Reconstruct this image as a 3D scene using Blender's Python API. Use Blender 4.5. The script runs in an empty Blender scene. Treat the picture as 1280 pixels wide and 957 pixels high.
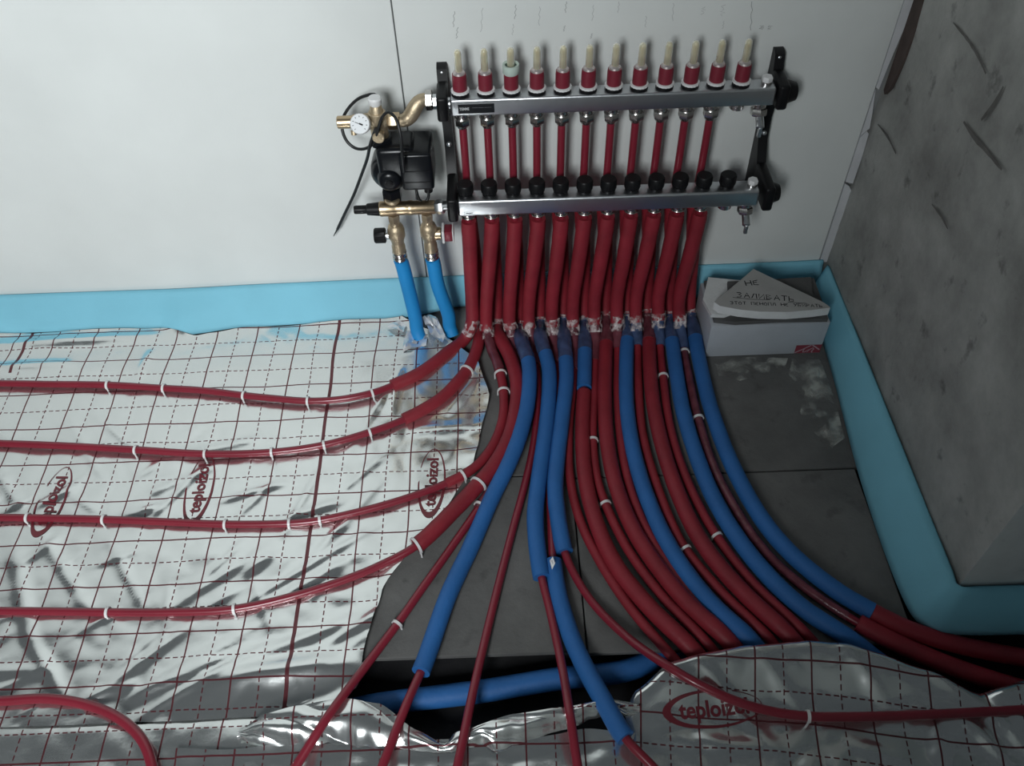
import bpy, bmesh, math, random
from mathutils import Vector, Matrix, noise
random.seed(7)
PI = math.pi
sc = bpy.context.scene
C = sc.collection
R = math.radians

# ------------------------------------------------------------------ camera
FPX, PITCH, YAW, ROLL = 1070.586, 0.8580, -0.0029, -0.0339
CAM = Vector((0.0774, -1.5989, 1.5221))
fwd = Vector((-math.sin(YAW)*math.cos(PITCH), math.cos(YAW)*math.cos(PITCH), -math.sin(PITCH)))
rgt = Vector((math.cos(YAW), math.sin(YAW), 0)); upv = rgt.cross(fwd)
cr, sr = math.cos(ROLL), math.sin(ROLL)
rgt, upv = cr*rgt + sr*upv, -sr*rgt + cr*upv
cd = bpy.data.cameras.new('camera'); cam = bpy.data.objects.new('camera', cd); C.objects.link(cam)
cd.sensor_fit = 'HORIZONTAL'; cd.sensor_width = 36; cd.lens = 36*FPX/1280; cd.clip_start = .02
M4 = Matrix((rgt, upv, -fwd)).transposed().to_4x4(); M4.translation = CAM
cam.matrix_world = M4
sc.camera = cam
def at(x, y, z=None, Y=None):
    """measured picture point -> the point of the place on the level z or on the upright plane Y"""
    d = fwd + rgt*((x-640)/FPX) + upv*((478.5-y)/FPX)
    t = (z-CAM.z)/d.z if z is not None else (Y-CAM.y)/d.y
    return CAM + d*t

# ------------------------------------------------------------------ light
w = bpy.data.worlds.new('world'); sc.world = w; w.use_nodes = True
bg = w.node_tree.nodes['Background']; bg.inputs[0].default_value = (.80, .92, 1, 1); bg.inputs[1].default_value = .06
def area(name, loc, target, size, power, col, spread):
    l = bpy.data.lights.new(name, 'AREA'); l.shape = 'RECTANGLE'; l.size, l.size_y = size; l.energy = power; l.color = col; l.spread = spread
    o = bpy.data.objects.new(name, l); C.objects.link(o); o.location = loc
    o.rotation_euler = (Vector(target)-Vector(loc)).to_track_quat('-Z', 'Y').to_euler(); return o
area('window_light', (-.55, -3.1, 2.05), (-.60, 0, .9), (.85, .9), 38.5, (.94, .985, 1), R(112))
sc.view_settings.view_transform = 'Standard'; sc.view_settings.look = 'None'
sc.view_settings.exposure = 0; sc.view_settings.gamma = 1; sc.view_settings.use_curve_mapping = False

# ------------------------------------------------------------------ materials
MATS = {}
def mat(name, col, rough=.5, metal=0, bump=0, bscale=60, var=0, vscale=8, trans=0, alpha=1, coat=0, spec=.5, col2=None, vdetail=4):
    if name in MATS: return MATS[name]
    m = bpy.data.materials.new(name); m.use_nodes = True; MATS[name] = m
    nt = m.node_tree; b = nt.nodes['Principled BSDF']
    b.inputs['Base Color'].default_value = (*col, 1); b.inputs['Roughness'].default_value = rough; b.inputs['Metallic'].default_value = metal
    b.inputs['Transmission Weight'].default_value = trans; b.inputs['Alpha'].default_value = alpha; b.inputs['Coat Weight'].default_value = coat
    b.inputs['Specular IOR Level'].default_value = spec
    tc = nt.nodes.new('ShaderNodeTexCoord')
    if var or col2:
        n = nt.nodes.new('ShaderNodeTexNoise'); n.inputs['Scale'].default_value = vscale; n.inputs['Detail'].default_value = vdetail
        nt.links.new(tc.outputs['Object'], n.inputs['Vector'])
        r = nt.nodes.new('ShaderNodeValToRGB'); r.color_ramp.elements[0].position = .3; r.color_ramp.elements[1].position = .7
        c2 = col2 or tuple(min(1, c*(1+var)) for c in col)
        c1 = col if col2 else tuple(c*(1-var) for c in col)
        r.color_ramp.elements[0].color = (*c1, 1); r.color_ramp.elements[1].color = (*c2, 1)
        nt.links.new(n.outputs[0], r.inputs[0]); nt.links.new(r.outputs[0], b.inputs['Base Color'])
    if bump:
        n = nt.nodes.new('ShaderNodeTexNoise'); n.inputs['Scale'].default_value = bscale; n.inputs['Detail'].default_value = 5
        nt.links.new(tc.outputs['Object'], n.inputs['Vector'])
        bp = nt.nodes.new('ShaderNodeBump'); bp.inputs['Strength'].default_value = bump; bp.inputs['Distance'].default_value = .004
        nt.links.new(n.outputs[0], bp.inputs['Height']); nt.links.new(bp.outputs[0], b.inputs['Normal'])
    return m
LABELP = mat('pinkish_steel', (.62, .55, .54), .35, .7)
DRYW = mat('drywall_paper', (.72, .745, .73), .8, bump=.05, bscale=220, var=.035, vscale=5)
FILL = mat('drywall_filler', (.66, .67, .69), .85, bump=.2, bscale=60, var=.06, vscale=20)
GYPS = mat('gypsum_core', (.72, .74, .74), .9, bump=.3, bscale=160, var=.05, vscale=40)
GOUGE = mat('gouge_dark', (.135, .13, .122), .9, bump=.3, bscale=60, var=.25, vscale=40)
GREYB = mat('grey_board_paper', (.40, .40, .39), .8, bump=.05, bscale=150, var=.08, vscale=14)
BLACKP = mat('black_plastic', (.007, .007, .008), .42, bump=.04, bscale=300, spec=.25)
PUMPB = mat('pump_black', (.006, .007, .009), .28, bump=.03, bscale=200, spec=.3)
SCREW = mat('black_screw', (.008, .008, .009), .7, 0, spec=.2)
ZINC = mat('zinc', (.72, .74, .76), .28, 1)
STEEL = mat('brushed_steel', (.60, .615, .64), .33, 1, bump=.05, bscale=90)
NICKEL = mat('nickel', (.58, .56, .54), .24, 1, var=.15, vscale=90)
BRASS = mat('brass', (.56, .43, .28), .33, 1, bump=.08, bscale=160, var=.12, vscale=30)
BRASSC = mat('cast_brass', (.52, .42, .29), .46, .8, bump=.25, bscale=240, var=.15, vscale=40)
WHITEP = mat('white_plastic', (.80, .80, .80), .4)
REDP = mat('red_plastic', (.20, .018, .034), .42, bump=.1, bscale=300)
CLEARY = mat('sight_glass', (.86, .80, .58), .15, trans=.6, var=.06, vscale=60)
PALEG = mat('pale_green_plastic', (.50, .60, .54), .4)
DGREEN = mat('dark_green_plastic', (.012, .05, .03), .4)
PEX = mat('red_pipe', (.225, .018, .034), .30, bump=.02, bscale=100, var=.07, vscale=12, coat=.15)
SLEEVE = mat('red_foam_sleeve', (.375, .021, .037), .52, bump=.25, bscale=110, var=.12, vscale=18)
SLEEVEF = mat('dull_red_floor_sleeve', (.255, .017, .029), .55, bump=.25, bscale=110, var=.14, vscale=18)
BLUES = mat('blue_foam_sleeve', (.020, .130, .385), .62, bump=.22, bscale=130, var=.08, vscale=16)
BLUEB = mat('bright_blue_sleeve', (.010, .265, .64), .6, bump=.15, bscale=130, var=.05, vscale=16)
WRAPB = mat('film_wrap_blue', (.050, .080, .170), .22, bump=.5, bscale=70, var=.3, vscale=40)
WRAPR = mat('film_wrap_red', (.150, .040, .055), .20, bump=.5, bscale=70, var=.3, vscale=40)
CUFF = mat('torn_clear_film', (.86, .72, .72), .14, bump=.7, bscale=120, alpha=.55, var=.25, vscale=60)
def torn(m, lo, hi, scale):
    nt = m.node_tree; n = nt.nodes.new('ShaderNodeTexNoise'); n.inputs['Scale'].default_value = scale; n.inputs['Detail'].default_value = 3
    tc = nt.nodes.new('ShaderNodeTexCoord'); nt.links.new(tc.outputs['Object'], n.inputs['Vector'])
    r = nt.nodes.new('ShaderNodeMapRange'); r.inputs[1].default_value = .42; r.inputs[2].default_value = .66; r.inputs[3].default_value = lo; r.inputs[4].default_value = hi
    nt.links.new(n.outputs[0], r.inputs[0]); nt.links.new(r.outputs[0], nt.nodes['Principled BSDF'].inputs['Alpha'])
torn(CUFF, .0, .75, 70)
CLIPM = mat('clip_white', (.78, .77, .77), .35)
SCRAP = mat('torn_foil', (.80, .80, .82), .26, .55, bump=.3, bscale=60)
CLEARF = mat('clear_film', (.62, .63, .58), .12, alpha=.30, bump=.9, bscale=45, var=.3, vscale=25); torn(CLEARF, .0, .62, 22)
FOAM = mat('blue_foam_strip', (.225, .57, .72), .72, bump=.10, bscale=160, var=.05, vscale=6)
CABLE = mat('black_cable', (.012, .013, .014), .4)
DIAL = mat('dial_white', (.80, .82, .84), .35)
INK = mat('black_ink', (.015, .015, .018), .7)
PENCIL = mat('pencil', (.36, .37, .37), .8)
XPSM = mat('pale_foam_block', (.43, .46, .50), .75, bump=.12, bscale=140, var=.06, vscale=12)
LOGOR = mat('logo_red', (.24, .035, .055), .7)
LOGOW = mat('logo_pale', (.45, .34, .38), .7)
PRINT = mat('film_print_red', (.155, .020, .030), .35)
BROWN = mat('brown_plaster', (.085, .062, .055), .9, bump=.4, bscale=50, var=.2, vscale=30)
DARKB = mat('dark_offcut', (.10, .10, .10), .85, bump=.2, bscale=80)
LABELB = mat('label_black', (.006, .007, .009), .35)
LABELW = mat('label_white', (.62, .63, .64), .5)
LABELG = mat('label_grey', (.10, .10, .11), .5)
GALV = mat('grey_frame', (.3, .31, .31), .5)

def concrete(name, c1, c2, gouge):
    m = bpy.data.materials.new(name); m.use_nodes = True; nt = m.node_tree; b = nt.nodes['Principled BSDF']; L = nt.links.new
    b.inputs['Roughness'].default_value = .9; b.inputs['Specular IOR Level'].default_value = .25
    tc = nt.nodes.new('ShaderNodeTexCoord')
    def nz(s, d=6, rough=.6):
        n = nt.nodes.new('ShaderNodeTexNoise'); n.inputs['Scale'].default_value = s; n.inputs['Detail'].default_value = d; n.inputs['Roughness'].default_value = rough
        L(tc.outputs['Object'], n.inputs['Vector']); return n.outputs[0]
    def ramp(src, p0, p1, a, b_):
        r = nt.nodes.new('ShaderNodeValToRGB'); r.color_ramp.elements[0].position = p0; r.color_ramp.elements[1].position = p1
        r.color_ramp.elements[0].color = (*a, 1); r.color_ramp.elements[1].color = (*b_, 1); L(src, r.inputs[0]); return r.outputs[0]
    base = ramp(nz(5, 8, .65), .3, .72, c1, c2)
    spots = ramp(nz(16, 5, .6), .30, .40, (.45,)*3, (1,)*3)
    mul = nt.nodes.new('ShaderNodeMix'); mul.data_type = 'RGBA'; mul.blend_type = 'MULTIPLY'; mul.inputs[0].default_value = gouge
    L(base, mul.inputs[6]); L(spots, mul.inputs[7]); L(mul.outputs[2], b.inputs['Base Color'])
    bp = nt.nodes.new('ShaderNodeBump'); bp.inputs['Strength'].default_value = .5; bp.inputs['Distance'].default_value = .006
    L(nz(24, 9, .7), bp.inputs['Height']); L(bp.outputs[0], b.inputs['Normal'])
    return m
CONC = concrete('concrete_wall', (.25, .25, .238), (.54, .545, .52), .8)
CONCL = concrete('pale_lit_plaster', (.58, .62, .62), (.78, .82, .82), .35)  # paler front plaster, brightened further to stand in for direct light on it
BOARD = concrete('grey_floor_board', (.100, .100, .098), (.18, .178, .173), .45)
SLABM = concrete('dark_slab', (.012, .012, .014), (.03, .03, .032), .5)

def film_mat(name, px, py, band=None):
    """metallised film with a printed 10 cm grid, dashed half lines, laid out in metres by the UV map"""
    m = bpy.data.materials.new(name); m.use_nodes = True; nt = m.node_tree; b = nt.nodes['Principled BSDF']; L = nt.links.new
    uv = nt.nodes.new('ShaderNodeUVMap'); sep = nt.nodes.new('ShaderNodeSeparateXYZ'); L(uv.outputs[0], sep.inputs[0])
    def mt(op, a, b_=None, c=None):
        n = nt.nodes.new('ShaderNodeMath'); n.operation = op
        for i, s in enumerate((a, b_, c)):
            if s is None: continue
            if isinstance(s, (int, float)): n.inputs[i].default_value = s
            else: L(s, n.inputs[i])
        return n.outputs[0]
    U, V = sep.outputs[0], sep.outputs[1]
    def lines(s, off, period, wid):
        f = mt('FRACT', mt('DIVIDE', mt('SUBTRACT', s, off-period/2), period))
        return mt('LESS_THAN', mt('ABSOLUTE', mt('SUBTRACT', f, .5)), wid/period/2)
    dashU = mt('LESS_THAN', mt('FRACT', mt('DIVIDE', U, .0145)), .64)
    dashV = mt('LESS_THAN', mt('FRACT', mt('DIVIDE', V, .0145)), .64)
    g = mt('MAXIMUM', lines(U, px, .1, .0031), lines(V, py, .1, .0031))
    g2 = mt('MAXIMUM', mt('MULTIPLY', lines(U, px+.05, .1, .0024), dashV), mt('MULTIPLY', lines(V, py+.05, .1, .0024), dashU))
    g = mt('MAXIMUM', g, g2)
    if band is not None:
        for x0, ylim in band:
            s = mt('MULTIPLY', mt('LESS_THAN', mt('ABSOLUTE', mt('SUBTRACT', U, x0)), .0038), mt('GREATER_THAN', V, ylim)); g = mt('MAXIMUM', g, s)
    mx = nt.nodes.new('ShaderNodeMix'); mx.data_type = 'RGBA'; L(g, mx.inputs[0])
    mx.inputs[6].default_value = (.82, .84, .83, 1); mx.inputs[7].default_value = (.13, .035, .042, 1)
    L(mx.outputs[2], b.inputs['Base Color']); L(mt('MULTIPLY_ADD', g, -.6, .93), b.inputs['Metallic']); b.inputs['Roughness'].default_value = .19
    tc = nt.nodes.new('ShaderNodeTexCoord'); n = nt.nodes.new('ShaderNodeTexNoise'); n.inputs['Scale'].default_value = 26; n.inputs['Detail'].default_value = 3
    L(tc.outputs['Object'], n.inputs['Vector'])
    bp = nt.nodes.new('ShaderNodeBump'); bp.inputs['Strength'].default_value = .12; bp.inputs['Distance'].default_value = .004
    L(n.outputs[0], bp.inputs['Height']); L(bp.outputs[0], b.inputs['Normal'])
    return m

# ------------------------------------------------------------------ mesh helpers
def mesh_obj(name, V, F, m, parent=None, uv=None, sharp=38, mats=None, mi=None):
    me = bpy.data.meshes.new(name); me.from_pydata([tuple(v) for v in V], [], F); me.update()
    for x in (mats or [m]): me.materials.append(x)
    if mi: me.polygons.foreach_set('material_index', mi)
    me.polygons.foreach_set('use_smooth', [True]*len(me.polygons))
    me.set_sharp_from_angle(angle=R(sharp))
    if uv:
        ul = me.uv_layers.new(name='UVMap')
        for lp in me.loops: ul.data[lp.index].uv = uv[lp.vertex_index]
    o = bpy.data.objects.new(name, me); C.objects.link(o)
    if parent is not None:
        o.parent = parent; o.matrix_parent_inverse = parent_inv(parent)
    return o
def parent_inv(p):
    m = Matrix.Translation(p.location)
    if p.parent: m = Matrix.Translation(WLOC[p.name]) if p.name in WLOC else m
    return m.inverted()
WLOC = {}
def thing(name, loc, label, cat, group=None, kind=None):
    o = bpy.data.objects.new(name, None); C.objects.link(o); o.location = loc; o.empty_display_size = .02
    return tag(o, label, cat, group, kind)
def tag(o, label=None, cat=None, group=None, kind=None):
    if label: o['label'] = label
    if cat: o['category'] = cat
    if group: o['group'] = group
    if kind: o['kind'] = kind
    return o
def frame_of(d):
    d = Vector(d).normalized(); a = Vector((0, 0, 1)) if abs(d.z) < .9 else Vector((1, 0, 0))
    u = d.cross(a).normalized(); return u, u.cross(d).normalized(), d
class MB:
    def __init__(s): s.V = []; s.F = []
    def add(s, V, F):
        n = len(s.V); s.V += [Vector(v) for v in V]; s.F += [tuple(i+n for i in f) for f in F]; return s
    def box(s, lo, hi, rz=0, bev=0):
        if bev: return s.rbox(lo, hi, bev)
        c = [(a+b)/2 for a, b in zip(lo, hi)]; V = []
        for i in range(8):
            p = [(hi if i >> k & 1 else lo)[k]-c[k] for k in range(3)]
            V.append((c[0]+p[0]*math.cos(rz)-p[1]*math.sin(rz), c[1]+p[0]*math.sin(rz)+p[1]*math.cos(rz), c[2]+p[2]))
        return s.add(V, [(0, 2, 3, 1), (4, 5, 7, 6), (0, 1, 5, 4), (2, 6, 7, 3), (0, 4, 6, 2), (1, 3, 7, 5)])
    def rbox(s, lo, hi, bev, seg=3):
        bm = bmesh.new(); bmesh.ops.create_cube(bm, size=1)
        for v in bm.verts: v.co = Vector([(hi[k]+lo[k])/2+v.co[k]*(hi[k]-lo[k]) for k in range(3)])
        bmesh.ops.bevel(bm, geom=bm.edges[:]+bm.verts[:], offset=bev, segments=seg, profile=.5, affect='EDGES')
        bm.verts.index_update(); s.add([v.co.copy() for v in bm.verts], [[v.index for v in f.verts] for f in bm.faces]); bm.free(); return s
    def lathe(s, o, d, prof, n=24, cap=True, ph=0):
        u, v, d = frame_of(d); o = Vector(o); V = []; F = []
        for t, r in prof:
            for k in range(n):
                a = 2*PI*k/n+ph; V.append(o+d*t+(u*math.cos(a)+v*math.sin(a))*r)
        for i in range(len(prof)-1):
            for k in range(n): F.append((i*n+k, i*n+(k+1) % n, (i+1)*n+(k+1) % n, (i+1)*n+k))
        if cap: F.append(tuple(range(n))[::-1]); F.append(tuple(range((len(prof)-1)*n, len(prof)*n)))
        return s.add(V, F)
    def cyl(s, a, b, r, r2=None, n=24):
        d = Vector(b)-Vector(a); L = d.length; r2 = r if r2 is None else r2; e = min(r, r2, L/2)*.12
        return s.lathe(a, d, [(0, r-e), (e, r), (L-e, r2), (L, r2-e)], n)
    def hexn(s, a, b, r):
        d = Vector(b)-Vector(a); L = d.length; e = min(L*.15, .002)
        return s.lathe(a, d, [(0, r*.9), (e, r), (L-e, r), (L, r*.9)], 6)
    def knurl(s, a, b, r, n=18, depth=.08):
        d = Vector(b)-Vector(a); L = d.length; u, v, d = frame_of(d); o = Vector(a); N = n*2; V = []; F = []
        prof = [(0, .86, 0), (.06*L, 1, 1), (.9*L, 1, 1), (L, .88, 0)]
        for t, q, k_ in prof:
            for k in range(N):
                an = 2*PI*k/N; rr = r*q*(1-(depth*k_ if k % 2 else 0)); V.append(o+d*t+(u*math.cos(an)+v*math.sin(an))*rr)
        for i in range(3):
            for k in range(N): F.append((i*N+k, i*N+(k+1) % N, (i+1)*N+(k+1) % N, (i+1)*N+k))
        F += [tuple(range(N))[::-1], tuple(range(3*N, 4*N))]; return s.add(V, F)
    def tube(s, P, rad, n=12, cap=True, rv=0, seed=0):
        P = [Vector(p) for p in P]; m = len(P); V = []; F = []; u = None
        for i, p in enumerate(P):
            t = (P[min(i+1, m-1)]-P[max(i-1, 0)]).normalized()
            if u is None: u = frame_of(t)[0]
            u = (u-t*u.dot(t)).normalized(); v = t.cross(u)
            r = rad[i] if isinstance(rad, (list, tuple)) else rad
            for k in range(n):
                a = 2*PI*k/n; rr = r
                if rv: rr *= 1+rv*noise.noise(p*45+Vector((math.cos(a)*1.3, math.sin(a)*1.3, seed*3.7)))
                V.append(p+(u*math.cos(a)+v*math.sin(a))*rr)
        for i in range(m-1):
            for k in range(n): F.append((i*n+k, i*n+(k+1) % n, (i+1)*n+(k+1) % n, (i+1)*n+k))
        if cap: F += [tuple(range(n))[::-1], tuple(range((m-1)*n, m*n))]
        return s.add(V, F)
    def prism(s, P, off):
        """closed outline P (3D points) extruded by the vector off"""
        n = len(P); off = Vector(off); V = [Vector(p) for p in P]+[Vector(p)+off for p in P]
        F = [tuple(range(n))[::-1], tuple(range(n, 2*n))]+[(k, (k+1) % n, n+(k+1) % n, n+k) for k in range(n)]
        return s.add(V, F)
    def stroke(s, P, wid, nrm):
        nrm = Vector(nrm).normalized(); P = [Vector(p) for p in P]; m = len(P); V = []; F = []
        for i, p in enumerate(P):
            t = (P[min(i+1, m-1)]-P[max(i-1, 0)]).normalized(); q = nrm.cross(t).normalized()*wid/2; V += [p-q, p+q]
        for i in range(m-1): F.append((2*i, 2*i+2, 2*i+3, 2*i+1))
        return s.add(V, F)
    def build(s, name, m, parent=None, label=None, sharp=38):
        o = mesh_obj(name, s.V, s.F, m, parent, sharp=sharp)
        if label: o['label'] = label
        if parent is not None and parent.parent is None and parent.type != 'EMPTY': pass
        return o
def catmull(P, step=.009):
    P = [Vector(p) for p in P]; P = [P[0]*2-P[1]]+P+[P[-1]*2-P[-2]]; out = []
    for i in range(1, len(P)-2):
        p0, p1, p2, p3 = P[i-1:i+3]
        t0 = 0; t1 = t0+max((p1-p0).length, 1e-5)**.5; t2 = t1+max((p2-p1).length, 1e-5)**.5; t3 = t2+max((p3-p2).length, 1e-5)**.5
        n = max(2, int((p2-p1).length/step))
        for k in range(n):
            t = t1+(t2-t1)*k/n
            a1 = p0*((t1-t)/(t1-t0))+p1*((t-t0)/(t1-t0)); a2 = p1*((t2-t)/(t2-t1))+p2*((t-t1)/(t2-t1)); a3 = p2*((t3-t)/(t3-t2))+p3*((t-t2)/(t3-t2))
            b1 = a1*((t2-t)/(t2-t0))+a2*((t-t0)/(t2-t0)); b2 = a2*((t3-t)/(t3-t1))+a3*((t-t1)/(t3-t1))
            out.append(b1*((t2-t)/(t2-t1))+b2*((t-t1)/(t2-t1)))
    out.append(P[-2]); return out
def interp(x, tab):
    if x <= tab[0][0]: return tab[0][1]
    for (a, b), (c, d) in zip(tab, tab[1:]):
        if x <= c:
            t = (x-a)/(c-a); t = t*t*(3-2*t)*.4+t*.6; return b+(d-b)*t
    return tab[-1][1]
def sheet(name, rows, m, parent=None, thick=0, uv=None, close=False):
    nr, nc = len(rows), len(rows[0]); V = [p for r in rows for p in r]
    F = [(i*nc+j, i*nc+j+1, (i+1)*nc+j+1, (i+1)*nc+j) for i in range(nr-1) for j in range(nc-1)]
    o = mesh_obj(name, V, F, m, parent, uv=uv, sharp=60)
    if thick:
        md = o.modifiers.new('thickness', 'SOLIDIFY'); md.thickness = thick; md.offset = 0
    return o
def text_data(body, size, bold=0):
    cu = bpy.data.curves.new('lettering', 'FONT'); cu.body = body; cu.size = size; cu.offset = bold; cu.align_x = 'CENTER'; cu.align_y = 'CENTER'; cu.resolution_u = 3
    o = bpy.data.objects.new('lettering', cu); C.objects.link(o); bpy.context.view_layer.update()
    me = bpy.data.meshes.new_from_object(o.evaluated_get(bpy.context.evaluated_depsgraph_get()))
    V = [v.co.copy() for v in me.vertices]; F = [tuple(p.vertices) for p in me.polygons]
    bpy.data.objects.remove(o); bpy.data.curves.remove(cu); bpy.data.meshes.remove(me); return V, F

# ------------------------------------------------------------------ the setting
XS, XC, YF = -.1206, .876, -.885
wb = MB().box((-2.6, .014, -.2), (1.8, .10, 2.6)).build('wall_back', GALV); tag(wb, kind='structure')
def panel(x0, x1, nm='drywall_panel'):
    return MB().rbox((x0, 0, -.06), (x1, .0125, 2.6), .0012, 1).build(nm, DRYW, wb)
panel(-1.32, XS-.0011); panel(-2.52, -1.3222); panel(XS+.0011, .8545)
def screw(p):
    o = MB().lathe((p.x, .001, p.z), (0, -1, 0), [(0, .0046), (.0008, .0046), (.0009, .0040)], 14).build('screw', SCREW, wb)
for q in ((88, 15), (150, 170), (203, 291), (487, 75), (516, 104), (521, 313), (1101, 60), (1057, 201), (1028, 286)): screw(at(*q, Y=0))
# narrow filler pieces between the drywall and the concrete
def filler(P):
    MB().prism([(x, -.0012, z) for x, z in P], (0, .012, 0)).build('filler_strip', FILL, wb)
filler([(.8560, .445), (.8560, .33), (.874, .325), (.8745, .40), (.872, .455), (.866, .462)])
filler([(.8562, .325), (.8570, .09), (.8755, .09), (.8755, .305), (.868, .318)])
filler([(.8558, .56), (.8558, .452), (.8700, .468), (.866, .50), (.858, .545)])
filler([(.8545, 1.2), (.8552, .565), (.862, .56), (.866, .62), (.8752, .72), (.8755, 1.2)])
# pencil marks above the flow meters
for i, (x, y, h, kind) in enumerate([(568, 14, 20, 0), (572, 34, 14, 0), (603, 10, 30, 1), (645, 6, 18, 0), (642, 30, 14, 1), (675, 8, 24, 1), (708, 2, 14, 0), (706, 32, 7, 0), (740, 42, 6, 0), (742, 6, 20, 1), (774, 2, 14, 1), (808, 20, 14, 1), (842, 4, 22, 1), (880, 8, 10, 2), (904, 6, 14, 2), (905, 26, 10, 1), (940, 2, 36, 0), (953, 32, 5, 2), (963, 32, 5, 2), (981, 62, 12, 0)]):
    b = MB(); a = at(x, y, Y=-.0006); c = at(x-1.5, y+h, Y=-.0006); n = 7
    P = [a.lerp(c, k/n)+Vector((.0016*math.sin(k*2.2+i) if kind != 2 else .005*math.sin(k*2.5+i), 0, 0)) for k in range(n+1)]
    b.stroke(P, .0012 if kind == 0 else .0007, (0, -1, 0)); o = b.build('pencil_mark', PENCIL, wb)

# unseen partition added behind the camera to dim the window light towards the right
MB().box((-.21, -2.30, -.06), (1.8, -2.2, 2.6)).box((-2.6, -2.30, -.06), (-1.55, -2.2, 2.6)).build('added_shade_wall', DRYW); tag(bpy.data.objects['added_shade_wall'], kind='structure')
# concrete pier: side face, lighter front face
V = []; NY, NZ = 26, 70
rows = []
def dent(y, z): return .004*noise.noise(Vector((y*7, z*7, 1.3)))+.002*noise.noise(Vector((y*23, z*23, 5)))
ys = [0.012+(YF-.012)*k/NY for k in range(NY+1)]; zs = [-.06+(2.66)*(k/NZ)**1.3 for k in range(NZ+1)]
side = [[Vector((XC+(dent(y, z) if y > YF else .002*noise.noise(Vector((z*30, 2, 2)))), y, z)) for y in ys] for z in zs]
xs = [XC+(1.8-XC)*k/14 for k in range(15)]
front = [[Vector((x, YF+(0 if x == XC else .4*dent(x+3, z)), z)) for x in xs] for z in zs]
for r, s in zip(front, side): r[0] = s[-1].copy()
V = [p for r in side for p in r]; n1 = len(V); nc = NY+1
F = [(i*nc+j, i*nc+j+1, (i+1)*nc+j+1, (i+1)*nc+j) for i in range(NZ) for j in range(NY)]; mi = [0]*len(F)
V += [p for r in front for p in r]; nf = 15
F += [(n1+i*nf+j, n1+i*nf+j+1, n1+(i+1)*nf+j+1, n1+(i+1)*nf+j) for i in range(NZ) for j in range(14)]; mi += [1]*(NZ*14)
V += [(1.8, .012, -.06), (1.8, .012, 2.6), (1.8, YF, -.06), (1.8, YF, 2.6), (XC, .012, -.06), (XC, .012, 2.6), (XC, YF, 2.6)]; k = len(V)-7
F += [(k+1, k, k+2, k+3), (k+5, k+1, k+3, k+6), (k+4, k, k+1, k+5)]; mi += [0]*3
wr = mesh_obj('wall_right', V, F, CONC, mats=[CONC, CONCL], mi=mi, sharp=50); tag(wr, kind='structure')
# brown plaster smear and scrape marks on the pier
def pier_patch(P, m, nm, th=.0045):
    MB().prism([(XC-th, y, z) for y, z in P], (th+.004, 0, 0)).build(nm, m, wr)
pier_patch([(-.002, .78), (-.035, .775), (-.046, .71), (-.043, .64), (-.028, .58), (-.012, .555), (-.003, .56)], BROWN, 'plaster_smear')
def crack(P, wid=.006):
    Q = catmull([Vector((XC-.0048, y, z)) for y, z in P], .012)
    b = MB(); N = len(Q); V_ = []; F_ = []
    for i, p in enumerate(Q):
        ww = wid*(.35+.65*math.sin(PI*(i+.5)/N))*(1+.5*noise.noise(p*90)); t = (Q[min(i+1, N-1)]-Q[max(i-1, 0)]).normalized(); q = Vector((1, 0, 0)).cross(t)*ww/2
        V_ += [p-q, p+q]
    for i in range(N-1): F_.append((2*i, 2*i+1, 2*i+3, 2*i+2))
    b.add(V_, F_); b.build('gouge', GOUGE, wr)
def pierpt(px, py):
    d = fwd + rgt*((px-640)/FPX) + upv*((478.5-py)/FPX); t = (XC-CAM.x)/d.x; p = CAM+d*t; return (p.y, p.z)
crack([pierpt(*q) for q in ((1195, 28), (1212, 48), (1225, 68), (1236, 92))]); crack([pierpt(*q) for q in ((1258, 108), (1246, 130), (1230, 150))], .008)
crack([pierpt(*q) for q in ((1208, 152), (1222, 172), (1240, 192), (1256, 212))], .009); crack([pierpt(*q) for q in ((1100, 155), (1112, 170), (1123, 192))], .006)
crack([pierpt(*q) for q in ((1168, 255), (1180, 270), (1188, 286))], .005)

# floor: dark slab, grey boards on it, open channel in front of the boards
fl = MB().box((-2.6, -3.2, -.16), (1.8, .014, -.06)).build('floor', SLABM); tag(fl, kind='structure')
def fboard(x0, x1, y0, y1, z1=0):
    MB().rbox((x0, y0, z1-.012), (x1, y1, z1), .0015, 1).build('floor_board', BOARD, fl)
fboard(-2.5, -.732, -.545, -.004, -.0005); fboard(-.728, .18, -.545, -.004); fboard(.184, .845, -.5565, -.004)
fboard(-2.5, -.732, -.943, -.549, -.0005); fboard(-.728, .2, -.943, -.549); fboard(.203, .807, -.948, -.5605, .0006)
fboard(-2.5, -.3, -1.6, -.948, -.0005); fboard(-.297, .9, -1.7, -1.10, -.0005); fboard(.904, 1.8, -1.7, -1.09, -.0005)
for x0, x1 in ((-2.5, -.36),): MB().box((x0, -1.0, -.06), (x1, -.9, -.0125)).build('batten', SLABM, fl)
for y in (-.03, -.3, -.55, -.86): MB().box((-2.5, y-.02, -.06), (.8, y+.02, -.0125)).build('batten', SLABM, fl)
for y in (-1.16, -1.6): MB().box((-2.5, y-.02, -.06), (1.78, y+.02, -.0125)).build('batten', SLABM, fl)
MB().box((-2.5, -3.1, -.06), (1.78, -1.71, -.001)).build('screed', BOARD, fl)

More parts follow.
